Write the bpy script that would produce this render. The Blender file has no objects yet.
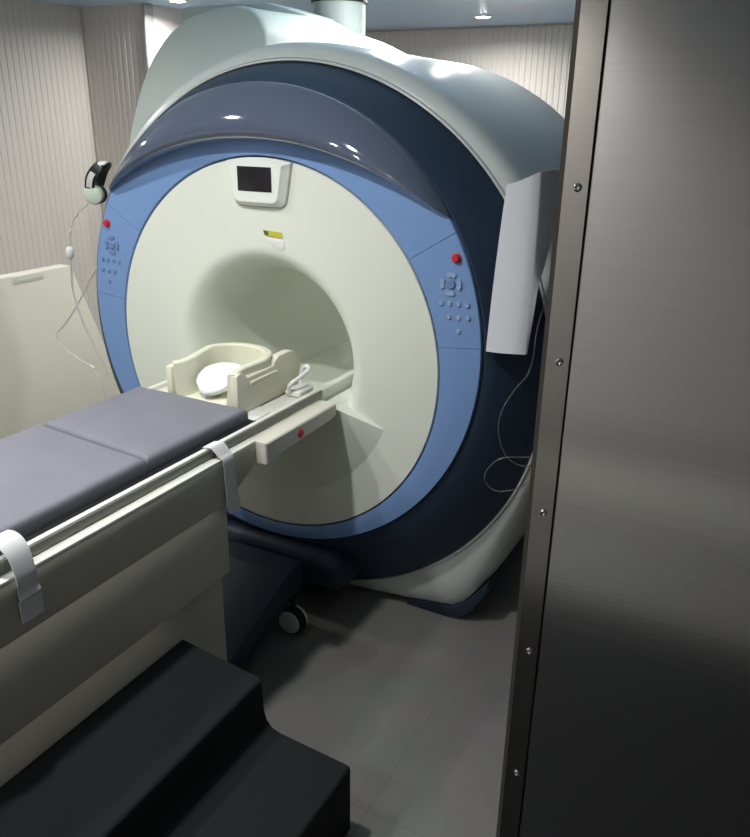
import bpy, bmesh, math, random
from mathutils import Vector, Matrix, noise
random.seed(4)
PI = math.pi
scene = bpy.context.scene
COL = scene.collection
ISO = 0.975                      # height of the bore axis

# ------------------------------------------------------------------ materials
def new_mat(name):
    m = bpy.data.materials.new(name); m.use_nodes = True
    return m, m.node_tree.nodes, m.node_tree.links, m.node_tree.nodes['Principled BSDF']

def plain(name, col, rough=.5, metal=0., spec=.5, coat=0., var=.03, scale=6., bump=0., bscale=200., trans=0., ior=1.45, sub=0., coat_rough=.05):
    """principled material with a little procedural colour and bump variation"""
    m, N, L, b = new_mat(name)
    b.inputs['Roughness'].default_value = rough
    b.inputs['Metallic'].default_value = metal
    b.inputs['Specular IOR Level'].default_value = spec
    b.inputs['Coat Weight'].default_value = coat
    b.inputs['Coat Roughness'].default_value = coat_rough
    b.inputs['Transmission Weight'].default_value = trans
    b.inputs['IOR'].default_value = ior
    tc = N.new('ShaderNodeTexCoord')
    nz = N.new('ShaderNodeTexNoise'); nz.inputs['Scale'].default_value = scale; nz.inputs['Detail'].default_value = 4
    L.new(tc.outputs['Object'], nz.inputs['Vector'])
    mx = N.new('ShaderNodeMix'); mx.data_type = 'RGBA'
    mx.inputs['A'].default_value = tuple(c * (1 - var) for c in col) + (1,)
    mx.inputs['B'].default_value = tuple(min(1, c * (1 + var)) for c in col) + (1,)
    L.new(nz.outputs['Fac'], mx.inputs['Factor'])
    L.new(mx.outputs['Result'], b.inputs['Base Color'])
    if bump:
        n2 = N.new('ShaderNodeTexNoise'); n2.inputs['Scale'].default_value = bscale; n2.inputs['Detail'].default_value = 3
        L.new(tc.outputs['Object'], n2.inputs['Vector'])
        bp = N.new('ShaderNodeBump'); bp.inputs['Strength'].default_value = bump; bp.inputs['Distance'].default_value = .004
        L.new(n2.outputs['Fac'], bp.inputs['Height']); L.new(bp.outputs['Normal'], b.inputs['Normal'])
    return m

def steel(name, col, rough):
    m, N, L, b = new_mat(name)
    b.inputs['Metallic'].default_value = 1.
    tc = N.new('ShaderNodeTexCoord'); mp = N.new('ShaderNodeMapping')
    mp.inputs['Scale'].default_value = (3, 3, 420)
    L.new(tc.outputs['Object'], mp.inputs['Vector'])
    nz = N.new('ShaderNodeTexNoise'); nz.inputs['Scale'].default_value = 1.; nz.inputs['Detail'].default_value = 3
    L.new(mp.outputs['Vector'], nz.inputs['Vector'])
    cr = N.new('ShaderNodeValToRGB')
    cr.color_ramp.elements[0].color = tuple(c * .95 for c in col) + (1,); cr.color_ramp.elements[0].position = .3
    cr.color_ramp.elements[1].color = tuple(col) + (1,); cr.color_ramp.elements[1].position = .7
    L.new(nz.outputs['Fac'], cr.inputs['Fac']); L.new(cr.outputs['Color'], b.inputs['Base Color'])
    mr = N.new('ShaderNodeMapRange'); mr.inputs['To Min'].default_value = rough * .85; mr.inputs['To Max'].default_value = rough * 1.2
    L.new(nz.outputs['Fac'], mr.inputs['Value']); L.new(mr.outputs['Result'], b.inputs['Roughness'])
    bp = N.new('ShaderNodeBump'); bp.inputs['Strength'].default_value = .025; bp.inputs['Distance'].default_value = .001
    L.new(nz.outputs['Fac'], bp.inputs['Height']); L.new(bp.outputs['Normal'], b.inputs['Normal'])
    return m

def floor_mat():
    m, N, L, b = new_mat('floor_tiles')
    b.inputs['Roughness'].default_value = .42
    tc = N.new('ShaderNodeTexCoord'); mp = N.new('ShaderNodeMapping'); mp.inputs['Location'].default_value = (-.21, .13, 0)
    L.new(tc.outputs['Object'], mp.inputs['Vector'])
    br = N.new('ShaderNodeTexBrick'); br.offset = 0.; br.squash = 1.
    br.inputs['Scale'].default_value = 1.; br.inputs['Brick Width'].default_value = .6; br.inputs['Row Height'].default_value = .6
    br.inputs['Mortar Size'].default_value = .002; br.inputs['Mortar Smooth'].default_value = .3
    br.inputs['Color1'].default_value = (.195, .187, .168, 1); br.inputs['Color2'].default_value = (.205, .197, .178, 1)
    br.inputs['Mortar'].default_value = (.16, .155, .145, 1)
    L.new(mp.outputs['Vector'], br.inputs['Vector'])
    nz = N.new('ShaderNodeTexNoise'); nz.inputs['Scale'].default_value = 5.; nz.inputs['Detail'].default_value = 6
    L.new(tc.outputs['Object'], nz.inputs['Vector'])
    mx = N.new('ShaderNodeMix'); mx.data_type = 'RGBA'; mx.blend_type = 'MULTIPLY'; mx.inputs['Factor'].default_value = .35
    L.new(br.outputs['Color'], mx.inputs['A']); L.new(nz.outputs['Color'], mx.inputs['B'])
    hs = N.new('ShaderNodeHueSaturation'); hs.inputs['Saturation'].default_value = .55; hs.inputs['Value'].default_value = 1.15
    L.new(mx.outputs['Result'], hs.inputs['Color']); L.new(hs.outputs['Color'], b.inputs['Base Color'])
    return m

def emis(name, col, s):
    m, N, L, b = new_mat(name)
    b.inputs['Emission Color'].default_value = tuple(col) + (1,); b.inputs['Emission Strength'].default_value = s
    b.inputs['Base Color'].default_value = (.8, .8, .8, 1)
    return m

M = dict(
    cream=plain('cream_plastic', (.74, .775, .69), .38, spec=.4, var=.012),
    bore=plain('bore_plastic', (.66, .67, .55), .45, spec=.35, var=.02),
    blue=plain('blue_plastic', (.185, .31, .575), .4, spec=.35, var=.02),
    navy=plain('navy_plastic', (.026, .045, .080), .5, spec=.35, var=.06),
    hood=plain('navy_gloss', (.082, .10, .15), .06, spec=.6, coat=1., coat_rough=.02, var=.02),
    shell_matt=plain('cover_white', (.62, .69, .645), .5, spec=.3, var=.02),
    shell=plain('shell_white', (.62, .66, .635), .28, spec=.5, coat=.3, coat_rough=.12, var=.02),
    rim=plain('rim_grey', (.62, .66, .62), .35, var=.02),
    seam=plain('seam_dark', (.03, .05, .1), .6),
    bezel=plain('bezel_white', (.78, .82, .76), .35, var=.015),
    screen=plain('screen_black', (.018, .017, .02), .18, spec=.5),
    red=plain('red_plastic', (.62, .02, .03), .3, var=.05),
    button=plain('button_grey', (.30, .40, .56), .4, var=.05),
    button_dark=plain('button_slate', (.15, .24, .43), .4, var=.05),
    yellow=plain('label_yellow', (.55, .50, .05), .5),
    green=plain('label_green', (.07, .13, .04), .5),
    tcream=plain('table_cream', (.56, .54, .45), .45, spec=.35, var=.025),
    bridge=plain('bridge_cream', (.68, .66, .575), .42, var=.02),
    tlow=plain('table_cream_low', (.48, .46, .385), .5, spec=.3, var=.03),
    rail=plain('rail_white', (.80, .80, .73), .35, var=.02),
    groove=plain('rail_grey', (.22, .22, .2), .5),
    matt=plain('grey_vinyl', (.185, .185, .218), .6, spec=.35, var=.08, scale=9, bump=.12, bscale=300),
    foam=plain('black_foam', (.018, .019, .021), .85, spec=.25, var=.35, scale=220, bump=.5, bscale=500),
    holder=plain('holder_cream', (.74, .735, .59), .45, var=.03),
    pillow=plain('pillow_white', (.82, .84, .88), .7, var=.03, bump=.2, bscale=60),
    cloth=plain('white_tape', (.72, .72, .73), .7, var=.05, bump=.1, bscale=400),
    paper=plain('white_paper', (.66, .68, .72), .7, var=.03, bump=.08, bscale=250),
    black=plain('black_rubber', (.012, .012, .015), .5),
    tyre=plain('tyre_black', (.02, .02, .022), .6),
    white=plain('white_plastic', (.78, .79, .76), .4, var=.02),
    pad=plain('ear_cup_green', (.60, .69, .58), .45, var=.03),
    clear=plain('clear_tube', (.9, .93, .92), .08, trans=.92, ior=1.3, spec=.5),
    tube=plain('milky_tube', (.80, .80, .76), .3, trans=.35, ior=1.4),
    wall=plain('wall_panel_cream', (.64, .60, .56), .5, spec=.3, var=.02, scale=3),
    dado=plain('dado_cream', (.78, .755, .65), .45, var=.015),
    ceil=plain('ceiling_blue', (.52, .72, .99), .2, spec=.6, var=.04, scale=2),
    strip=plain('strip_grey', (.34, .33, .32), .45),
    floor=floor_mat(),
    steel=steel('brushed_steel', (.57, .58, .605), .14),
    steel2=steel('brushed_steel_strip', (.36, .355, .35), .16),
    bronze=plain('edge_bronze', (.075, .062, .052), .55, metal=.2, var=.1, scale=20),
    screw=plain('screw_metal', (.6, .58, .55), .25, metal=1.),
    lamp=emis('lamp_glow', (1., .98, .94), 70.),
    wall_low_bounce=plain('wall_panel_low_bounce', (.20, .19, .175), .5, var=.03),
    dock=plain('dock_navy', (.019, .029, .048), .42, spec=.35, var=.06),
    mat_black=plain('mat_black', (.012, .012, .012), .9, var=.2, scale=40),
    fill_glow=emis('bore_fill_glow', (1., .98, .85), 1.5),
    pipe=plain('pipe_white', (.42, .46, .44), .45, var=.02),
)

# ------------------------------------------------------------------ mesh helpers
def finish(name, bm, mat, parent=None, smooth=True, angle=35, recalc=True):
    bmesh.ops.remove_doubles(bm, verts=bm.verts, dist=1e-5)
    if recalc: bmesh.ops.recalc_face_normals(bm, faces=bm.faces)
    if smooth:
        for f in bm.faces: f.smooth = True
        lim = math.radians(angle)
        for e in bm.edges:
            if len(e.link_faces) == 2 and e.calc_face_angle(0) > lim: e.smooth = False
    me = bpy.data.meshes.new(name); bm.to_mesh(me); bm.free()
    mats = mat if isinstance(mat, (list, tuple)) else [mat]
    for k in mats: me.materials.append(M[k] if isinstance(k, str) else k)
    o = bpy.data.objects.new(name, me); COL.objects.link(o)
    if parent is not None:
        o.parent = parent
        o.matrix_parent_inverse = Matrix.Translation(-world_loc(parent))
    return o

def world_loc(o):
    v = Vector((0, 0, 0))
    while o is not None:
        v += o.location; o = o.parent if o.parent else None
        break
    return v if True else v

ROOTS = {}
def thing(name, label, cat, loc=(0, 0, 0), group=None):
    o = bpy.data.objects.new(name, None); COL.objects.link(o)
    o.location = loc; o.empty_display_size = .05
    o['label'] = label; o['category'] = cat
    if group: o['group'] = group
    return o

def tag(o, label, cat, group=None):
    o['label'] = label; o['category'] = cat
    if group: o['group'] = group
    return o

def struct(o): o['kind'] = 'structure'; return o

def add_grid(bm, rows, closed=True, mi=0):
    vs = [[bm.verts.new(p) for p in r] for r in rows]
    n = len(rows[0])
    for a, b in zip(vs, vs[1:]):
        for i in range(n if closed else n - 1):
            j = (i + 1) % n
            try:
                f = bm.faces.new((a[i], a[j], b[j], b[i])); f.material_index = mi
            except ValueError: pass
    return vs

def add_box(bm, lo, hi, bev=0., segs=2, mi=0):
    r = bmesh.ops.create_cube(bm, size=1.)
    vs = r['verts']
    c = [(a + b) / 2 for a, b in zip(lo, hi)]; s = [b - a for a, b in zip(lo, hi)]
    for v in vs: v.co = Vector((v.co.x * s[0] + c[0], v.co.y * s[1] + c[1], v.co.z * s[2] + c[2]))
    fs = {f for v in vs for f in v.link_faces}
    for f in fs: f.material_index = mi
    if bev:
        es = list({e for v in vs for e in v.link_edges})
        bmesh.ops.bevel(bm, geom=es, offset=bev, segments=segs, profile=.5, affect='EDGES', clamp_overlap=True)

def add_prism(bm, pts, axis, a, b, bev=0., segs=2):
    """polygon of 2D pts extruded along an axis. axis y: pts=(x,z); axis x: pts=(y,z); axis z: pts=(x,y)"""
    def P(p, t):
        return {'y': (p[0], t, p[1]), 'x': (t, p[0], p[1]), 'z': (p[0], p[1], t)}[axis]
    v0 = [bm.verts.new(P(p, a)) for p in pts]; v1 = [bm.verts.new(P(p, b)) for p in pts]
    n = len(pts)
    bm.faces.new(v0); bm.faces.new(v1)
    for i in range(n): bm.faces.new((v0[i], v0[(i + 1) % n], v1[(i + 1) % n], v1[i]))
    if bev:
        es = list({e for v in v0 + v1 for e in v.link_edges})
        bmesh.ops.recalc_face_normals(bm, faces=bm.faces)
        bmesh.ops.bevel(bm, geom=es, offset=bev, segments=segs, profile=.5, affect='EDGES', clamp_overlap=True)

def catmull(pts, n=8):
    P = [Vector(p) for p in pts]; out = []
    for i in range(len(P) - 1):
        p0 = P[max(i - 1, 0)]; p1 = P[i]; p2 = P[i + 1]; p3 = P[min(i + 2, len(P) - 1)]
        for k in range(n):
            t = k / n
            out.append(.5 * ((2 * p1) + (-p0 + p2) * t + (2 * p0 - 5 * p1 + 4 * p2 - p3) * t * t + (-p0 + 3 * p1 - 3 * p2 + p3) * t ** 3))
    out.append(P[-1]); return out

def add_tube(bm, pts, r, seg=10, n=8, smooth=True, rfn=None):
    path = catmull(pts, n) if smooth else [Vector(p) for p in pts]
    rows = []; up = Vector((0.13, .2, 1)).normalized()
    for i, p in enumerate(path):
        t = (path[min(i + 1, len(path) - 1)] - path[max(i - 1, 0)]).normalized()
        u = up - t * up.dot(t)
        if u.length < 1e-4: u = Vector((1, 0, 0)) - t * t.x
        u.normalize(); up = u; w = t.cross(u)
        rr = rfn(i / (len(path) - 1)) if rfn else r
        rows.append([p + (u * math.cos(a) + w * math.sin(a)) * rr for a in (2 * PI * k / seg for k in range(seg))])
    vs = add_grid(bm, rows, True)
    bm.faces.new(vs[0]); bm.faces.new(vs[-1])

def add_cyl(bm, p0, p1, r, seg=24, r2=None):
    p0 = Vector(p0); p1 = Vector(p1); t = (p1 - p0).normalized()
    u = t.orthogonal().normalized(); w = t.cross(u); r2 = r if r2 is None else r2
    rows = [[p + (u * math.cos(a) + w * math.sin(a)) * rr for a in (2 * PI * k / seg for k in range(seg))] for p, rr in ((p0, r), (p1, r2))]
    vs = add_grid(bm, rows, True); bm.faces.new(vs[0]); bm.faces.new(vs[1])

def add_lathe(bm, prof, origin, axis, seg=32):
    """prof: (radius, distance along axis)"""
    o = Vector(origin); t = Vector(axis).normalized(); u = t.orthogonal().normalized(); w = t.cross(u)
    rows = [[o + t * h + (u * math.cos(a) + w * math.sin(a)) * max(r, 1e-4) for a in (2 * PI * k / seg for k in range(seg))] for r, h in prof]
    vs = add_grid(bm, rows, True); bm.faces.new(vs[0]); bm.faces.new(vs[-1])

def pol(r, ph, y, cz=ISO): return (r * math.sin(ph), y, cz + r * math.cos(ph))

NB = bmesh.new

# ------------------------------------------------------------------ room
XL, XR, YF, YB, ZC, YP, XP = -2.84, 2.6, -3.7, 3.94, 2.4, 2.0, -2.28
def ribbed(name, p0, p1, normal, z0, z1, pitch=.045, depth=.005, thick=.06, mat='wall'):
    """corrugated wall sheet from p0 to p1 with its ribs towards normal, and a solid back"""
    p0 = Vector((*p0, 0)); p1 = Vector((*p1, 0)); n = Vector((*normal, 0)); L = (p1 - p0).length; d = (p1 - p0) / L
    pts = []
    k = int(L / pitch)
    for i in range(k):
        for f, h in ((0, 0), (.22, 0), (.34, 1), (.88, 1)):
            pts.append(p0 + d * ((i + f) * L / k) + n * depth * h)
    pts.append(p1.copy())
    poly = pts + [p1 - n * thick, p0 - n * thick]
    bm = NB()
    lo = [bm.verts.new((p.x, p.y, z0)) for p in poly]; hi = [bm.verts.new((p.x, p.y, z1)) for p in poly]
    m = len(poly)
    for i in range(m): bm.faces.new((lo[i], lo[(i + 1) % m], hi[(i + 1) % m], hi[i]))
    bm.faces.new(lo); bm.faces.new(hi)
    return struct(finish(name, bm, mat, smooth=False))

bm = NB(); add_box(bm, (XL - .1, YF - .1, -.1), (XR + .1, YB + .1, 0)); struct(finish('floor', bm, 'floor', smooth=False))
bm = NB(); add_box(bm, (XL - .1, YF - .1, ZC), (XR + .1, YB + .1, ZC + .1)); struct(finish('ceiling', bm, 'ceil', smooth=False))
ribbed('wall_left', (XL, YF), (XL, YP), (1, 0), 0, ZC)
ribbed('wall_pillar', (XL, YP), (XP, YP), (0, -1), 0, ZC)
bm = NB(); add_box(bm, (XP - .06, YP + .06, 0), (XP, YB, ZC)); struct(finish('wall_recess', bm, 'wall', smooth=False))
ribbed('wall_back', (XP, YB), (XR, YB), (0, -1), 0, ZC)
ribbed('wall_right', (XR, YF), (XR, YB), (-1, 0), 0, ZC, mat='wall_low_bounce')  # out-of-view wall, coloured darker to cut bounce onto the table side
ribbed('wall_front', (XL, YF), (XR, YF), (0, 1), 0, ZC)
bm = NB(); add_box(bm, (XP - .012, YP - .02, 0), (XP + .012, YP + .058, ZC), .003); struct(finish('trim_1', bm, 'strip'))
bm = NB(); add_box(bm, (XP, YB - .03, ZC - .012), (XR, YB - .008, ZC)); struct(finish('trim_2', bm, 'strip', smooth=False))

# cream panel with a slanted end along the left wall
pt = thing('side_panel', 'cream upright panel with slanted end and recessed handle, left of the scanner', 'panel', (-1.94, -.6, 0))
bm = NB()
add_prism(bm, [(-2.6, .02), (1.20, .02), (.85, .985), (-2.6, .995)], 'x', -1.98, -1.90, .006)
finish('board', bm, 'dado', pt)
for y in (-2.2, .7):
    bm = NB(); add_box(bm, (-2.06, y, 0), (-1.84, y + .06, .022), .004); finish('foot', bm, 'strip', pt)
bm = NB()
add_box(bm, (-1.9005, .475, .945), (-1.892, .66, .982), .003)
h_ = finish('handle', bm, 'dado', pt)
bm = NB(); add_box(bm, (-1.893, .49, .957), (-1.8905, .645, .966), .001); finish('grip_slot', bm, 'bezel', h_)

# ------------------------------------------------------------------ scanner
mri = thing('mri_scanner', 'large cream, blue and navy MRI scanner with round bore in mid room', 'MRI scanner', (0, 0, 0))
RB, YBORE = .286, .23
NPH = 240
FC = math.radians(111)           # the docking scoop starts 21 degrees under the horizontal
angs = sorted([2 * PI * k / NPH - PI for k in range(NPH)] + [FC - .004, FC + .004, -FC - .004, -FC + .004])
def face_y(r, ph):
    if abs(ph) > FC:
        return -.062 * (.50 - r) / (.50 - RB) if r < .50 else 0.
    if r >= .38: return 0.
    t = (.38 - r) / (.38 - RB)
    return YBORE * (1 - math.sqrt(max(0, 1 - t * t)))
radii = [RB, .2865, .288, .2905, .293, .297, .302, .309, .32, .335, .35, .365, .38, .39, .40, .45, .47, .485, .497, .5, .503, .53, .57, .61, .64]
bm = NB()
rows = [[pol(RB, a, YBORE) for a in angs], [pol(RB - .0005, a, min(YBORE, face_y(RB, a) + .004)) for a in angs]] + [[pol(r, a, face_y(r, a)) for a in angs] for r in radii]
rows.append([pol(.650, a, 0, ISO + .012) for a in angs]); rows.append([pol(.652, a, .004, ISO + .012) for a in angs]); rows.append([pol(.652, a, .04, ISO + .012) for a in angs])
add_grid(bm, rows); finish('front_cover', bm, 'cream', mri, angle=22)
bm = NB()
ring = [2 * PI * k / 96 for k in range(96)]
add_grid(bm, [[pol(RB, a, YBORE) for a in ring], [pol(RB, a, .5) for a in ring], [pol(RB, a, 1.31) for a in ring], [pol(.30, a, 1.345) for a in ring]])
finish('bore_tube', bm, 'cream', mri)
# floor of the bore with its two ledges
bm = NB()
add_prism(bm, [(-.19, .755), (.20, .755), (.225, .80), (.244, .865), (.244, .903), (.238, .906), (.222, .906), (.216, .903), (.216, .86), (.205, .786), (-.20, .786)], 'y', -.035, 1.27, .002)
finish('bore_floor', bm, 'cream', mri)

# blue ring, in panels parted by thin seams
def blue_r(a): return .096 * math.cos(a) + math.sqrt(.789 ** 2 - (.096 * math.sin(a)) ** 2)
def wrap(a): return a
def blue_panel(name, a0, a1):
    n = max(4, int((a1 - a0) / .03)); A = [a0 + (a1 - a0) * k / n for k in range(n + 1)]
    bm = NB()
    f = lambda s, y: [pol(.657 + (blue_r(a) - .657) * s if s >= 0 else .656, a, y, ISO + .012 * (1 - max(s, 0))) for a in A]
    rows = [f(0, .045), f(0, .003), f(.012, -.001), f(.25, -.004), f(.6, -.004), f(.985, -.001), f(1., .003), f(1., .045)]
    vs = add_grid(bm, rows, False)
    for k in (0, -1): bm.faces.new([r[k] for r in vs])
    return finish(name, bm, 'blue', mri)
D = math.radians; g = .0010
s1, s2, s3 = D(55), D(79.5), D(160.5)
panels = [(-s1 + g, s1 - g), (s1 + g, s2 - g), (s2 + g, s3 - g), (s3 + g, 2 * PI - s2 - g), (2 * PI - s2 + g, 2 * PI - s1 - g)]
bp = [blue_panel('blue_panel', *q) for q in panels]
bp[1]['label'] = 'blue panel with controls, right of bore'; bp[4]['label'] = 'blue panel with controls, left of bore'
bm = NB()
add_grid(bm, [[pol(.645, a, .043) for a in ring], [pol(blue_r(a) + .004, a, .043) for a in ring]]); finish('seam_backing', bm, 'seam', mri)
# control buttons, mirrored left and right on the side panels
def disc(bm, x, z, r, d, y0=-.003):
    add_lathe(bm, [(r, 0), (r, d * .6), (r * .85, d), (.0001, d)], (x, y0, z), (0, -1, 0), 18)
for sgn, par in ((1, bp[1]), (-1, bp[4])):
    KM = 'button' if sgn > 0 else 'button_dark'
    bm = NB(); add_lathe(bm, [(.0145, 0), (.0145, .003), (.0115, .004), (.0115, .010), (.0095, .013), (.0001, .014)], (sgn * .694, -.003, 1.384), (0, -1, 0), 24)
    o = finish('stop_button', bm, 'red', par); o['label'] = 'red stop button'
    for k in range(4):
        a0 = k * PI / 2 + D(16); a1 = (k + 1) * PI / 2 - D(16) + 0
        off = PI / 4
        bm = NB(); A = [a0 - off + (a1 - a0) * i / 8 for i in range(9)]
        cx, cz = sgn * .681, 1.306
        def arc(r, y): return [(cx + r * 1.0 * math.sin(a), y, cz + r * math.cos(a)) for a in A]
        vs = add_grid(bm, [arc(.021, -.003), arc(.021, -.008), arc(.034, -.008), arc(.034, -.003)], False)
        for q in (0, -1): bm.faces.new([r_[q] for r_ in vs])
        finish('arrow_key', bm, KM, par)
    bm = NB(); disc(bm, cx, cz, .015, .006); finish('centre_key', bm, 'button_dark', par)
    for (x, z) in ((.653, 1.246), (.680, 1.248), (.709, 1.249), (.737, 1.249), (.680, 1.207), (.711, 1.207), (.741, 1.210), (.713, 1.167)):
        bm = NB(); disc(bm, sgn * x, z, .0075, .005); finish('round_key', bm, KM, par)

# navy ring: from the blue ring back to the rim
A = [2 * PI * k / 192 for k in range(192)]
bm = NB()
def nv(s, y): return [pol(blue_r(a) + .002 + (.95 - blue_r(a) - .002) * s, a, y) for a in A]
add_grid(bm, [nv(0, .05), nv(0, .012), nv(.05, .012), nv(.25, .033), nv(.5, .068), nv(.75, .112), nv(.93, .150), nv(1, .165), [pol(.952, a, .172) for a in A], [pol(.952, a, .21) for a in A]])
finish('navy_ring', bm, 'navy', mri)
bm = NB()
add_grid(bm, [[pol(r, a, y) for a in A] for r, y in ((.953, .215), (.953, .168), (.956, .163), (.960, .164), (.963, .168), (.964, .174), (.964, .215))])
finish('rim', bm, 'rim', mri)

# glossy eyebrow hood over the top of the face
bm = NB()
XH = .662; nx = 72; rows = []
def zl(x): return .466 + math.sqrt(1.227 ** 2 - x * x)
def zu(x): return 1.071 + math.sqrt(max(0, .792 ** 2 - x * x))
zend = (zl(XH) + zu(XH)) / 2
prof = [(1.0, .045), (1.0, .004), (.985, -.003), (.85, -.024), (.7, -.043), (.5, -.062), (.32, -.0735), (.21, -.0775), (.15, -.0775), (.10, -.074), (.055, -.066), (.02, -.052), (0, -.036), (0, .0)]
for v, y in prof:
    row = []
    for i in range(nx + 1):
        x = -XH + 2 * XH * i / nx
        tap = max(0, 1 - (abs(x) / XH) ** 4) ** .6
        a, b = zl(x), zu(x)
        if b < a: a = b = (a + b) / 2
        yy = y * tap if y < 0 else y
        row.append((x, yy - .006 * (1 if 0 < v < 1 else 0), a + (b - a) * v))
    rows.append(row)
add_grid(bm, rows, False); finish('hood', bm, 'hood', mri, angle=50)

# display above the bore
def bez(z, grow=0):
    t = (z - 1.49) / (1.64 - 1.49)
    return .097 + .029 * max(0, min(1, t)) ** .8 + grow
def rounded_bezel(g, y):
    out = []; zb = 1.488 - g
    r = .03
    w0 = bez(1.515) + g
    out += [(x, y, 1.639 - x * x * .8 + g * .3) for x in [(-.126 - g) + (.252 + 2 * g) * k / 14 for k in range(15)]]
    for k in range(7):
        z = 1.618 - (1.618 - (zb + r)) * k / 6
        out.append((bez(z, g), y, z))
    for k in range(1, 6):
        a = PI / 2 * k / 6; out.append((w0 - r + r * math.cos(a), y, zb + r - r * math.sin(a)))
    for k in range(9):
        x = (w0 - r) - 2 * (w0 - r) * k / 8; out.append((x, y, zb))
    for k in range(1, 6):
        a = PI / 2 + PI / 2 * k / 6; out.append((-(w0 - r) + r * math.cos(a), y, zb + r - r * math.sin(a)))
    for k in range(7):
        z = (zb + r) + (1.618 - (zb + r)) * k / 6
        out.append((-bez(z, g), y, z))
    return out
disp = thing('tmp', '', '') if False else None
bm = NB()
def sh(loop, y, s=1., cz=1.565): return [(p[0] * s, y, cz + (p[2] - cz) * s) for p in loop]
base = rounded_bezel(0, 0)
rws = [sh(rounded_bezel(.0005, 0), .01), sh(rounded_bezel(.0005, 0), -.004), sh(base, -.007), sh(base, -.010, .985), sh(base, -.012, .95), sh(base, -.028, .86, 1.575), sh(base, -.031, .83, 1.575)]
vs = add_grid(bm, rws, True); bm.faces.new(vs[-1])
dz = finish('display', bm, 'bezel', mri)
bm = NB(); add_box(bm, (-.066, -.0335, 1.536), (.066, -.0305, 1.612), .0012); o = finish('screen', bm, 'screen', dz); o['label'] = 'dark blank screen'
bm = NB()
add_grid(bm, [sh(rounded_bezel(.003, 0), .002), sh(rounded_bezel(.003, 0), -.0016), sh(rounded_bezel(.0, 0), -.0016)]); finish('joint', bm, 'strip', dz)
# laser label with the window under it
bm = NB(); add_prism(bm, [(.006, 1.413), (.078, 1.409), (.083, 1.392), (.012, 1.396)], 'y', -.0035, .002); o = finish('warning_label', bm, 'yellow', mri); o['label'] = 'small yellow laser warning label'
bm = NB(); add_prism(bm, [(.008, 1.411), (.026, 1.410), (.030, 1.3965), (.014, 1.3975)], 'y', -.0042, .0); finish('label_mark', bm, 'green', o)
bm = NB(); add_prism(bm, [(.036, 1.408), (.07, 1.406), (.074, 1.3965), (.040, 1.3985)], 'y', -.0040, .0); finish('label_text', bm, 'yellow', o)
bm = NB(); add_prism(bm, [(.010, 1.388), (.086, 1.383), (.090, 1.356), (.076, 1.350), (.055, 1.354), (.028, 1.372)], 'y', -.002, .006, .001); o = finish('laser_window', bm, 'white', mri)

# outer shell
OUT = [(0, .0), (.35, .0), (.58, .0), (.68, .02), (.755, .10), (.815, .23), (.87, .40), (.935, .60), (.992, .80), (1.02, ISO)]
OUTC = [(p.x, p.z) for p in catmull([(x, 0, z) for x, z in OUT], 6)]
def outline_r(a):
    a = abs((a + PI) % (2 * PI) - PI)
    if a <= PI / 2: return 1.02
    d = (math.sin(a), math.cos(a)); best = None
    for (x0, z0), (x1, z1) in zip(OUTC, OUTC[1:]):
        z0 -= ISO; z1 -= ISO
        ex, ez = x1 - x0, z1 - z0
        den = d[0] * ez - d[1] * ex
        if abs(den) < 1e-9: continue
        t = (x0 * ez - z0 * ex) / den; s = (x0 * d[1] - z0 * d[0]) / den
        if t > 0 and -1e-6 <= s <= 1 + 1e-6: best = t if best is None else max(best, t)
    return best if best else 1.0
bm = NB()
Rr = [outline_r(a) for a in A]
def shr(t, y, k=1.):
    out = []
    for a, R in zip(A, Rr):
        p = pol((.965 + (R - .965) * t) * k, a, y); out.append((p[0], p[1], max(p[2], .003)))
    return out
rows = [shr(0, .20), shr(.0, .172), shr(.35, .178), shr(.65, .190), shr(.87, .222), shr(.97, .29), shr(1, .40), shr(1, .8), shr(1, 1.22), shr(1, 1.27, .99), shr(1, 1.31, .965), shr(1, 1.335, .92), shr(1, 1.34, .30)]
add_grid(bm, rows); finish('shell', bm, 'shell', mri)
# foot trim at the floor
bm = NB()
for s in (1, -1):
    ft = [(s * .478, .0), (s * .485, .026), (s * .51, .046), (s * .545, .050), (s * .60, .043), (s * .66, .045), (s * .72, .085), (s * .80, .19), (s * .80, .15), (s * .74, .045), (s * .70, .012), (s * .65, .0)]
    bm = NB(); add_prism(bm, ft, 'y', .195, 1.1, .004); finish('foot', bm, 'dock', mri)
# top cover: the ridge along the upper left, and the higher rear box
LEFT = [(-1.06, 1.45), (-1.030, 1.62), (-.972, 1.77), (-.90, 1.905), (-.81, 2.012), (-.71, 2.085), (-.60, 2.125), (-.47, 2.142)]
RF = [(-.38, 2.135), (-.325, 2.105), (-.295, 2.05), (-.282, 1.99), (-.20, 1.955), (-.05, 1.945), (.10, 1.93)]
RR = [(-.38, 2.15), (-.32, 2.13), (-.25, 2.098), (-.10, 2.05), (.0, 2.008), (.12, 1.965), (.34, 1.90)]
def ridge(y, t, k=1., c=(-.6, 1.75)):
    q = LEFT + [(a[0] + (b[0] - a[0]) * t, a[1] + (b[1] - a[1]) * t) for a, b in zip(RF, RR)]
    q = [(p.x, p.z) for p in catmull([(x, 0, z) for x, z in q], 5)]
    q = [(-.95, 1.30)] + q + [(.1, 1.7), (-.4, 1.5)]
    return [(c[0] + (x - c[0]) * k, y, c[1] + (z - c[1]) * k) for x, z in q]
bm = NB()
sm = lambda t: t * t * (3 - 2 * t)
vs = add_grid(bm, [ridge(.47, 0, .972), ridge(.472, 0, .978), ridge(.48, 0, .99), ridge(.50, 0)] + [ridge(.5 + .55 * k / 10, sm(k / 10)) for k in range(1, 11)] + [ridge(1.09, 1, .985), ridge(1.10, 1, .95)], True)
bm.faces.new(vs[0]); bm.faces.new(vs[-1]); finish('top_cover', bm, 'shell_matt', mri, angle=45)
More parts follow.
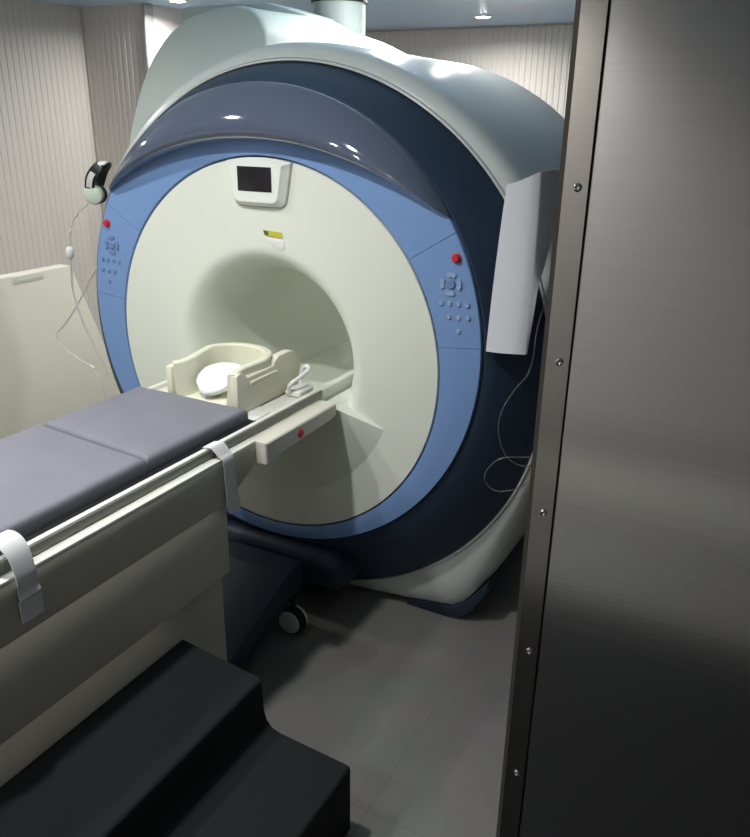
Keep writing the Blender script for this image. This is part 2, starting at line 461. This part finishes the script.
bm = NB(); add_prism(bm, [(-1.02, 1.5), (-1.02, 2.19), (-1.0, 2.203), (-.56, 2.203), (-.36, 2.15), (-.32, 2.0), (-.32, 1.6)], 'y', .86, 1.09, .012); finish('rear_box', bm, 'shell_matt', mri)
bm = NB()
add_lathe(bm, [(.118, 1.80), (.118, 2.275), (.122, 2.277), (.122, 2.31), (.118, 2.312), (.112, 2.398)], (-.43, 1.235, 0), (0, 0, 1), 40)
vt = finish('vent_pipe', bm, 'pipe', mri)
bm = NB(); add_lathe(bm, [(.120, 2.232), (.126, 2.234), (.126, 2.258), (.120, 2.260)], (-.43, 1.235, 0), (0, 0, 1), 40); finish('pipe_band', bm, 'black', vt)
# docking socket at the foot of the face
bm = NB(); add_box(bm, (-.34, -.055, .12), (.335, .14, .27), .06, 5); finish('dock_socket', bm, 'dock', mri)
bm = NB(); add_box(bm, (-.22, .06, .002), (.15, .20, .14), .02, 3); finish('socket_base', bm, 'black', mri)

# ------------------------------------------------------------------ patient table
tb = thing('patient_table', 'long cream patient table docked to the scanner bore', 'patient table', (0, -1.6, 0))
YT0, YT1 = -3.0, -.64
bm = NB()
add_prism(bm, [(YT0, .747), (-.615, .747), (-.60, .75), (-.47, .812), (-.455, .822), (-.452, .835), (-.452, .878), (YT0, .878)], 'x', -.285, .285, .003); finish('upper_body', bm, 'tcream', tb)
bm = NB()
add_box(bm, (.256, YT0, .874), (.2845, -.46, .886), .002); finish('side_trim', bm, 'rail', tb)
bm = NB(); add_box(bm, (-.2845, YT0, .874), (-.256, -.46, .886), .002); finish('side_trim', bm, 'rail', tb)
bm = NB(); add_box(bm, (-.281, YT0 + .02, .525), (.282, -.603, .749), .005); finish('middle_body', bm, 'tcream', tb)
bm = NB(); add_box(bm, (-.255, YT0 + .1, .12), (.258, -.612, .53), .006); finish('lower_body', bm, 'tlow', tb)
# head end: bridge between table and scanner
bm = NB()
vsx = []
def brow(w, z0, z1):
    y0, y1 = -.455, -.055
    return [(-w, y0 + .03, 0), (w, y0 + .03, 0)]
prof2 = [(-.462, .884), (-.462, .818), (-.44, .821), (-.36, .826), (-.25, .830), (-.10, .834), (-.066, .841), (-.062, .878), (-.066, .884)]
def brid(x, k): return [(x, y, z) for y, z in prof2]
rows = []
for x, s in ((-.322, 0), (-.318, 1), (.318, 1), (.322, 0)):
    rows.append([(x, y + (0 if s else .004 * (1 if y < -.3 else -1)), z + (0 if s else .004 * (1 if z < .86 else -1))) for y, z in prof2])
vs = add_grid(bm, rows, True); bm.faces.new(vs[0]); bm.faces.new(vs[-1])
br_ = finish('dock_bridge', bm, 'bridge', tb, angle=15)
bm = NB(); add_lathe(bm, [(.0135, 0), (.0135, .003), (.010, .006), (.0001, .007)], (.321, -.28, .853), (1, 0, 0), 24); o = finish('release_button', bm, 'red', br_); o['label'] = 'red round release button'
# cradle: board with two rails
bm = NB(); add_box(bm, (-.253, YT0, .884), (.253, -.04, .902), .002); cr = finish('cradle', bm, 'rail', tb)
bm = NB(); add_box(bm, (-.2365, YT0, .9015), (.2365, -.365, .9036), .0004); finish('cradle_shade', bm, 'black', cr)  # black sheet standing in for the shade between mattress and rail
for s in (-1, 1):
    a, b = sorted((s * .237, s * .253))
    bm = NB(); add_box(bm, (a, YT0, .900), (b, -.045, .916), .003, 2); finish('rail', bm, 'rail', cr)
    a, b = sorted((s * .2525, s * .2555))
    bm = NB(); add_box(bm, (a, YT0, .889), (b, -.045, .911), .0005); finish('rail_groove', bm, 'groove', cr)
# docking foot with casters
bm = NB()
add_prism(bm, [(-.66, .03), (-.66, .12), (-.52, .13), (-.20, .262), (-.115, .275), (-.105, .262), (-.105, .18), (-.24, .13), (-.50, .045)], 'x', -.20, .205, .012, 3); ft = finish('dock_foot', bm, 'dock', tb)
bm = NB(); add_box(bm, (-.17, -2.9, .03), (.17, -.6, .10), .01); finish('base_frame', bm, 'black', tb)
def caster(x, y, side):
    z = .0545; d = (0, side, 0)
    bm = NB(); add_lathe(bm, [(.030, 0), (.050, .002), (.054, .006), (.054, .016), (.050, .020), (.030, .021)], (x, y, z), d, 32); w = finish('caster', bm, 'tyre', tb)
    bm = NB(); add_lathe(bm, [(.030, -.002), (.0435, .022), (.042, .026), (.022, .029), (.0001, .030)], (x, y, z), d, 32); finish('hub', bm, 'white', w)
    bm = NB(); add_lathe(bm, [(.030, 0), (.046, .002), (.050, .006), (.050, .012), (.046, .016), (.0001, .017)], (x, y - side * .030, z), d, 32); finish('wheel_disc', bm, 'white', w)
    bm = NB(); add_lathe(bm, [(.050, 0), (.0535, .003), (.0535, .008), (.050, .011), (.0001, .011)], (x, y - side * .013, z), d, 32); finish('wheel_gap', bm, 'tyre', w)
    bm = NB(); add_lathe(bm, [(.012, 0), (.012, .05)], (x, y - side * .006, .10), (0, 0, 1), 16); finish('stem', bm, 'black', w)
for (x, y, s) in ((.193, -.165, -1), (-.193, -.165, -1), (.16, -2.6, 1), (-.16, -2.6, 1)): caster(x, y, s)

# ------------------------------------------------------------------ things on the table
def pad(name, label, x0, x1, y0, y1, z0, th, seed, tilt=0., tilt1=0.):
    bm = NB(); nx, ny = 26, int((y1 - y0) / .022)
    r = .016
    def edge(u, L):      # distance-based rounding
        d = min(u, L - u)
        return 0 if d >= r else r - math.sqrt(max(0, r * r - (r - d) ** 2))
    xs = [0, .002, .005, .010, .016] + [.016 + (x1 - x0 - .032) * k / nx for k in range(1, nx)] + [x1 - x0 - t for t in (.016, .010, .005, .002, 0)]
    ys = [0, .002, .005, .010, .016] + [.016 + (y1 - y0 - .032) * k / ny for k in range(1, ny)] + [y1 - y0 - t for t in (.016, .010, .005, .002, 0)]
    top = []
    for v in ys:
        row = []
        for u in xs:
            x = x0 + u; y = y0 + v + (tilt + (tilt1 - tilt) * v / (y1 - y0)) * (x0 + u)
            p = Vector((x * 3.0 + y * 3.2, y * 1.8 - x * 1.4, seed))
            wr = .009 * noise.noise(p) + .0022 * noise.noise(Vector((x * 9 + y * 11, y * 5 - x * 4, seed + 5)))
            ridge_ = .0055 * max(0, 1 - abs(noise.noise(Vector((x * 2.2 - y * 3.4, (y + x) * 1.2, seed + 9)))) * 9)
            inside = min(1, min(u, x1 - x0 - u, v, y1 - y0 - v) / .05)
            row.append((x, y, z0 + th - max(edge(u, x1 - x0), edge(v, y1 - y0)) + (wr + ridge_) * inside))
        top.append(row)
    vt_ = add_grid(bm, top, False)
    n, m = len(xs), len(ys)
    loop = [vt_[0][i] for i in range(n)] + [vt_[j][n - 1] for j in range(1, m)] + [vt_[m - 1][i] for i in range(n - 2, -1, -1)] + [vt_[j][0] for j in range(m - 2, 0, -1)]
    low = [bm.verts.new((v.co.x, v.co.y, z0)) for v in loop]
    k = len(loop)
    for i in range(k): bm.faces.new((loop[i], loop[(i + 1) % k], low[(i + 1) % k], low[i]))
    bm.faces.new(low)
    return tag(finish(name, bm, 'matt'), label, 'mattress', None)
pad('mattress', 'grey vinyl mattress pad on the patient table, nearer the scanner bore', -.234, .198, -.785, -.378, .9045, .039, 1.3, -.09, 0.)
pad('mattress', 'grey vinyl mattress pad at the table foot end, leaving the frame at left', -.234, .200, -2.6, -.79, .9045, .041, 7.7, 0., -.09)

# head holder: U-shaped tub
HY = 0.
hh = thing('head_holder', 'cream U-shaped head holder standing on table by the bore', 'head holder', (.0, -.25, .903))
zt, zb = 1.045, .9035
path = []
cx0, cyc = .012, -.20
inner = []
for k in range(0, 33):
    a = PI + (-PI) * k / 32        # left -> back -> right
    path.append(Vector((cx0 + .112 * math.cos(a), cyc + .10 * math.sin(a), 0)))
path = [Vector((cx0 - .118, -.352, 0)), Vector((cx0 - .100, -.328, 0)), Vector((cx0 - .098, -.29, 0)), Vector((cx0 - .106, -.24, 0))] + path + [Vector((cx0 + .106, -.24, 0)), Vector((cx0 + .100, -.29, 0)), Vector((cx0 + .106, -.33, 0)), Vector((cx0 + .112, -.362, 0))]
def offs(P, d):
    out = []
    for i, p in enumerate(P):
        t = (P[min(i + 1, len(P) - 1)] - P[max(i - 1, 0)]).normalized(); out.append(p + Vector((-t.y, t.x, 0)) * d)
    return out
bm = NB()
def hz(i, n):    # wall top: arms lower towards the front tips, curved dip behind the tips
    s = i / (n - 1); e = min(s, 1 - s)
    return zt - (.0 if e > .16 else .012 * (1 - e / .16))
rows = []
n = len(path)
flare = [1.0] * n
o0 = offs(path, .020); i0 = offs(path, -.012)
rows.append([(p.x, p.y, zb) for p in offs(path, .026)])
rows.append([(p.x, p.y, (zb + zt) / 2) for p in offs(path, .019)])
rows.append([(p.x, p.y, hz(i, n) - .004) for i, p in enumerate(offs(path, .018))])
rows.append([(p.x, p.y, hz(i, n)) for i, p in enumerate(offs(path, .014))])
rows.append([(p.x, p.y, hz(i, n)) for i, p in enumerate(offs(path, -.004))])
rows.append([(p.x, p.y, hz(i, n) - .004) for i, p in enumerate(offs(path, -.008))])
rows.append([(p.x, p.y, (zb + zt) / 2 - .01) for p in offs(path, -.012)])
rows.append([(p.x, p.y, zb + .02) for p in offs(path, -.02)])
vs = add_grid(bm, rows, False)
for k in (0, -1): bm.faces.new([r[k] for r in vs])
finish('tub', bm, 'holder', hh)
bm = NB(); add_box(bm, (cx0 - .112, -.352, zb), (cx0 + .112, -.10, zb + .02), .006); finish('tub_floor', bm, 'holder', hh)
# right side wing with notched top
bm = NB()
add_prism(bm, [(-.362, zb), (-.362, 1.028), (-.345, 1.035), (-.325, 1.028), (-.31, 1.012), (-.17, 1.012), (-.16, 1.028), (-.14, 1.038), (-.075, 1.040), (-.05, 1.034), (-.02, .985), (.0, .95), (.0, zb)], 'x', .122, .150, .003); finish('side_wing', bm, 'holder', hh)
bm = NB(); add_box(bm, (.150, -.30, .985), (.160, -.16, .998), .003); finish('wing_ledge', bm, 'holder', hh)
bm = NB(); add_prism(bm, [(-.362, zb), (-.362, 1.020), (-.30, 1.024), (-.10, 1.02), (-.10, zb)], 'x', -.130, -.108, .003); finish('side_wing', bm, 'holder', hh)
# pillow
pl = NB()
bmesh.ops.create_uvsphere(pl, u_segments=36, v_segments=20, radius=1.)
for v in pl.verts:
    c = v.co.copy(); q = 1 + .10 * noise.noise(c * 1.7 + Vector((3, 1, 2))) + .05 * noise.noise(c * 5)
    z = c.z * .03 * q
    dish = .020 * max(0, 1 - (c.x ** 2 + c.y ** 2) * 1.3)
    v.co = Vector((cx0 - .0 + -.008 + c.x * .070 * q, -.258 + c.y * .086 * q, .968 + z + (c.y * .022) + (abs(c.x) ** 2 * .018) - (dish if c.z > 0 else 0)))
tag(finish('head_pillow', pl, 'pillow', angle=80), 'white rounded head pillow lying in the cream head holder', 'pillow')
# small socket with a curved handle, right of the holder
ck = thing('coil_plug', 'small white coil plug with a curved handle beside the head holder', 'plug', (.19, -.06, .903))
bm = NB(); add_box(bm, (.166, -.135, .9035), (.226, -.048, .925), .006, 3); finish('plug_body', bm, 'white', ck)
bm = NB(); add_tube(bm, [(.176, -.055, .922), (.172, -.045, .955), (.180, -.042, .978), (.20, -.045, .985), (.21, -.06, .978), (.208, -.11, .965), (.20, -.14, .955), (.19, -.145, .94), (.185, -.13, .92)], .007, 10); finish('plug_handle', bm, 'white', ck)
# small tape patch on the cradle
bm = NB(); add_box(bm, (.165, -.37, .9025), (.215, -.29, .9055), .001); tag(finish('tape_patch', bm, 'white'), 'small white tape patch on the cradle beside the holder', 'tape')

# white straps hanging over the right rail
def strap(label, y, w, pts, slant):
    bm = NB(); rows = []
    path = catmull(pts, 6)
    def line(d):
        out = []
        for i, p in enumerate(path):
            t = (path[min(i + 1, len(path) - 1)] - path[max(i - 1, 0)]).normalized(); nrm = Vector((t.z, 0, -t.x)) * -1
            out.append(p + nrm * d)
        return out
    L0, L1 = line(0), line(.0022)
    for i, (a, b) in enumerate(zip(L0, L1)):
        s = i / (len(L0) - 1); dy = slant * s; ww = w * (1 + .08 * math.sin(s * 9))
        rows.append([(a.x, y - ww / 2 + dy, a.z), (b.x, y - ww / 2 + dy, b.z), (b.x + .001 * math.sin(s * 14), y + dy, b.z), (b.x, y + ww / 2 + dy, b.z), (a.x, y + ww / 2 + dy, a.z)])
    vs = add_grid(bm, rows, True); bm.faces.new(vs[0]); bm.faces.new(vs[-1])
    return tag(finish('tape_strap', bm, 'cloth', angle=60), label, 'strap', None)
strap('white tape strap over the table rail at the left frame edge', -1.262, .052, [(.222, 0, .952), (.240, 0, .953), (.262, 0, .946), (.280, 0, .925), (.2905, 0, .885), (.2905, 0, .85), (.2945, 0, .832), (.2905, 0, .822), (.2895, 0, .775)], .004)
strap('white tape strap over the table rail next to the scanner end of the mattress', -.612, .050, [(.238, 0, .9185), (.254, 0, .920), (.264, 0, .916), (.280, 0, .894), (.2895, 0, .875), (.2895, 0, .80), (.2895, 0, .755), (.2895, 0, .74), (.2895, 0, .715)], .035)

# ------------------------------------------------------------------ step stool
bm = NB()
prof = [(.259, 0), (.259, .405), (.265, .411), (.52, .383), (.528, .376), (.530, .33), (.532, .285), (.540, .252), (.556, .233), (.58, .226), (.79, .215), (.798, .208), (.798, 0)]
add_prism(bm, prof, 'y', -2.3, -.80, .003, 1)
tag(finish('step_stool', bm, 'foam', angle=28), 'black two-step foam stool on the floor alongside the table', 'step stool')

# ------------------------------------------------------------------ headphones and call bulb at the left of the scanner
hp = thing('headphones', 'pale green and black headphones hung at the left edge of the scanner', 'headphones', (-.84, .085, 1.46))
def cup(c, ax):
    bm = NB(); add_lathe(bm, [(.024, -.018), (.033, -.016), (.037, -.010), (.037, .002), (.032, .010), (.021, .014), (.0001, .015)], c, ax, 28); q = finish('ear_cup', bm, 'pad', hp)
    bm = NB(); add_lathe(bm, [(.018, -.027), (.032, -.029), (.038, -.022), (.038, -.017), (.024, -.016)], c, ax, 28); finish('ear_cushion', bm, 'black', q)
cup((-.842, .085, 1.470), (.45, -.85, -.1)); cup((-.925, .185, 1.462), (-.6, .78, -.05))
def band(name, pts, w, th, mat):
    bm = NB(); path = catmull(pts, 8); rows = []
    wd = Vector((.86, .5, .0)).normalized()
    for i, p in enumerate(path):
        t = (path[min(i + 1, len(path) - 1)] - path[max(i - 1, 0)]).normalized(); nrm = t.cross(wd).normalized()
        b = wd - t * wd.dot(t); b.normalize()
        rows.append([p + b * w / 2 + nrm * th / 2, p - b * w / 2 + nrm * th / 2, p - b * w / 2 - nrm * th / 2, p + b * w / 2 - nrm * th / 2])
    vs = add_grid(bm, rows, True); bm.faces.new(vs[0]); bm.faces.new(vs[-1]); return finish(name, bm, mat, hp)
band('headband', [(-.846, .072, 1.495), (-.828, .066, 1.535), (-.803, .078, 1.570), (-.790, .10, 1.583), (-.805, .13, 1.582), (-.865, .165, 1.55), (-.918, .19, 1.50)], .036, .008, 'black')
band('band_pad', [(-.842, .066, 1.50), (-.826, .060, 1.532), (-.812, .064, 1.553)], .020, .006, 'bezel')
band('band_tip', [(-.795, .083, 1.578), (-.786, .102, 1.591), (-.80, .13, 1.590)], .024, .005, 'white')
bm = NB(); add_tube(bm, [(-.918, .155, 1.225), (-.945, .15, 1.169), (-1.012, .16, 1.10), (-1.10, .165, .994), (-1.19, .165, .90), (-1.252, .165, .843), (-1.21, .165, .785), (-1.10, .16, .744), (-1.04, .155, .731), (-1.0, .15, .685), (-.985, .15, .62), (-.99, .15, .55)], .0036, 8)
ah = tag(finish('air_hose', bm, 'tube'), 'thin milky air hose curving out from the left edge of the scanner', 'hose')
bm = NB(); add_cyl(bm, (-1.052, .156, .735), (-1.026, .155, .727), .006, 12); finish('hose_joint', bm, 'white', ah)
cb = thing('call_bulb', 'small white squeeze call bulb hanging on a cord below the headphones', 'call bulb', (-1.03, .10, 1.23))
bm = NB(); add_lathe(bm, [(.004, .026), (.012, .022), (.0165, .014), (.0165, -.004), (.014, -.014), (.007, -.022), (.004, -.026)], (-1.027, .10, 1.232), (.12, 0, 1), 24); finish('bulb', bm, 'white', cb)
bm = NB(); add_tube(bm, [(-1.03, .10, 1.21), (-1.047, .11, 1.14), (-1.062, .12, 1.07), (-1.043, .13, .948), (-1.005, .14, .847), (-.972, .145, .775), (-.950, .150, .71)], .0042, 8); finish('bulb_tube', bm, 'tube', cb)
bm = NB(); add_tube(bm, [(-1.022, .10, 1.255), (-1.015, .10, 1.30), (-.995, .10, 1.345), (-.965, .095, 1.385), (-.90, .085, 1.42), (-.875, .08, 1.432)], .0025, 8); finish('hang_cord', bm, 'clear', cb)
for (x, z) in ((-1.008, 1.32), (-.965, 1.385)):
    bm = NB(); add_cyl(bm, (x - .008, .097, z - .008), (x + .008, .097, z + .008), .0048, 12); finish('cord_joint', bm, 'white', cb)

# ------------------------------------------------------------------ paper sheet and clear hose at the right of the scanner
bm = NB(); rows = []
for k in range(17):
    s = k / 16; z = 1.0
    zl_ = 1.597 - (1.597 - 1.118) * s; zr_ = 1.636 - (1.636 - 1.128) * s
    xl = .832 - .028 * s - .006 * math.sin(s * PI); xr = .929
    dep = .13 * max(0, 1 - s * 1.7) ** .8 + .004
    yf = -.012 + .010 * math.sin(s * 3)
    pts = [(xl, yf + .006, zl_), ((xl * 2 + xr) / 3, yf, zl_ + (zr_ - zl_) * .25), ((xl + xr * 2) / 3, yf - .002, zl_ + (zr_ - zl_) * .62), (xr - .006, yf + .001, zr_ - .001), (xr, yf + .007, zr_), (xr + .018 * (1 - s), yf + .007 + dep * .5, zr_ + .002), (xr + .030 * (1 - s), yf + .007 + dep, zr_ - .022 * (1 - s))]
    rows.append(pts)
rows2 = [[(x - .0015, y + .003, z) for x, y, z in reversed(r)] for r in rows]
vs = add_grid(bm, [a + b for a, b in zip(rows, rows2)], True); bm.faces.new(vs[0]); bm.faces.new(vs[-1])
tag(finish('paper_sheet', bm, 'paper', angle=50), 'long white paper sheet hanging on the right edge of the scanner', 'sheet')
bm = NB()
add_tube(bm, [(.955, .10, 1.30), (.950, .045, 1.25), (.946, .02, 1.198), (.935, .02, 1.074), (.895, .015, 1.005), (.862, .01, .934), (.858, .01, .86), (.883, .02, .788), (.925, .04, .755), (.965, .08, .75), (.96, .07, .775), (.92, .03, .785), (.868, .01, .776), (.83, .0, .728), (.832, .0, .69), (.866, .01, .664), (.92, .03, .675), (.96, .07, .70)], .0019, 8)
tag(finish('clear_hose', bm, 'clear'), 'thin clear hose looping over the navy ring below the paper sheet', 'hose')

# ------------------------------------------------------------------ steel shield door
YD = -1.2
bm = NB(); add_box(bm, (1.3375, YD, .012), (XR - .12, YD + .06, 2.32), .0015); door = struct(finish('door_1', bm, 'steel', smooth=False))
door.location = (0, 0, 0)
bm = NB(); add_box(bm, (1.3055, YD, .012), (1.3355, YD + .06, 2.32), .0005); es = finish('edge_strip', bm, 'steel2', door, smooth=False)
bm = NB(); add_prism(bm, [(1.3056, YD + .0005), (1.2990, YD + .003), (1.2990, YD + .055), (1.3056, YD + .0595)], 'z', .012, 2.32); finish('edge_seal', bm, 'bronze', door)
bm = NB(); add_box(bm, (1.3350, YD + .006, .012), (1.3380, YD + .055, 2.32)); finish('panel_gap', bm, 'black', door)
for z in (1.915, 1.693, 1.481, 1.267, 1.039, .807):
    bm = NB(); add_lathe(bm, [(.0052, 0), (.005, .0015), (.003, .0028), (.001, .0016), (.0001, .0014)], (1.323, YD, z), (0, -1, 0), 16)
    finish('screw', bm, 'screw', es)

# ------------------------------------------------------------------ ceiling downlights
LAMPS = [(-.55, 3.33, 11, 'far back by the rear wall'), (-1.98, 1.96, 13, 'at the left over the pillar'), (-.27, 2.40, 14, 'behind the vent pipe'), (-.27, 1.66, 13, 'over the rear of the scanner'),
         (.05, .95, 5.5, 'above the middle of the scanner shell'), (.20, -1.02, 15, 'straight above the mattress'), (-.85, -.85, 9, 'above the left edge of the table'), (-.30, -1.75, 5, 'above the foot end of the table'),
         (-.35, -2.85, 14, 'beyond the foot end of the table'), (-2.3, -.2, 11, 'added unseen to brighten the left wall and panel'), (.42, -3.44, 11, 'added unseen to light the front wall that the door reflects')]  # last two are unseen additions: left wall fill and front wall wash
for x, y, pw, where in LAMPS:
    t = thing('ceiling_light', 'round recessed ceiling downlight ' + where, 'ceiling light', (x, y, ZC), 'ceiling downlights')
    bm = NB(); add_lathe(bm, [(.0455, .0), (.062, -.0), (.062, -.004), (.055, -.008), (.047, -.008), (.045, -.002)], (x, y, ZC - .0005), (0, 0, 1), 32); finish('trim_ring', bm, 'white', t)
    bm = NB(); add_lathe(bm, [(.0445, 0), (.043, -.005), (.034, -.009), (.018, -.011), (.0001, -.012)], (x, y, ZC - .001), (0, 0, 1), 32); finish('lamp_face', bm, 'lamp', t)
    ld = bpy.data.lights.new('downlight', 'AREA'); ld.shape = 'DISK'; ld.size = .085; ld.energy = pw; ld.color = (1., .995, .965); ld.spread = D(120 if y < -3.3 else 165)
    lo = bpy.data.objects.new('downlight', ld); COL.objects.link(lo); lo.location = (x, y, ZC - .024)

bm = NB(); add_prism(bm, [(.83, -1.45), (2.4, -1.45), (2.4, -2.95), (.32, -2.95), (.32, -2.36), (.83, -2.36)], 'z', .0005, .012); tag(finish('floor_mat', bm, 'mat_black'), 'unseen black floor mat added to darken the steel door reflection', 'floor mat')  # unseen mat, added to blacken what the lower door reflects
# unseen glow strip added in the bore roof to brighten the bore
bm = NB(); add_box(bm, (-.03, .55, 1.243), (.03, 1.05, 1.247)); finish('bore_fill_strip', bm, 'fill_glow', mri)
bm = NB(); add_box(bm, (XL, YF + .004, .06), (XR, YF + .03, .27), .004); struct(finish('baseboard_front', bm, 'dado', smooth=False))
bm = NB(); add_box(bm, (XL, YF + .004, .34), (XR, YF + .02, .46), .002); struct(finish('trim_3', bm, 'strip', smooth=False))

# ------------------------------------------------------------------ world, camera
w = bpy.data.worlds.new('World'); scene.world = w; w.use_nodes = True
w.node_tree.nodes['Background'].inputs['Color'].default_value = (.5, .6, .7, 1)
w.node_tree.nodes['Background'].inputs['Strength'].default_value = .02
yaw, pitch, roll = .483, .369, .016
fwd = Vector((-math.sin(yaw) * math.cos(pitch), math.cos(yaw) * math.cos(pitch), -math.sin(pitch)))
rgt = Vector((math.cos(yaw), math.sin(yaw), 0)); up = rgt.cross(fwd)
r2 = rgt * math.cos(roll) + up * math.sin(roll); u2 = -rgt * math.sin(roll) + up * math.cos(roll)
cam = bpy.data.cameras.new('camera'); co = bpy.data.objects.new('camera', cam); COL.objects.link(co)
cam.sensor_fit = 'HORIZONTAL'; cam.sensor_width = 36; cam.lens = 781.8 * 36 / 750; cam.clip_start = .02
mt = Matrix((r2, u2, -fwd)).transposed().to_4x4(); mt.translation = Vector((1.558, -2.147, 1.767)); co.matrix_world = mt
scene.camera = co
scene.view_settings.view_transform = 'Standard'; scene.view_settings.look = 'None'
scene.view_settings.gamma = 1.; scene.view_settings.use_curve_mapping = False
scene.view_settings.exposure = .12
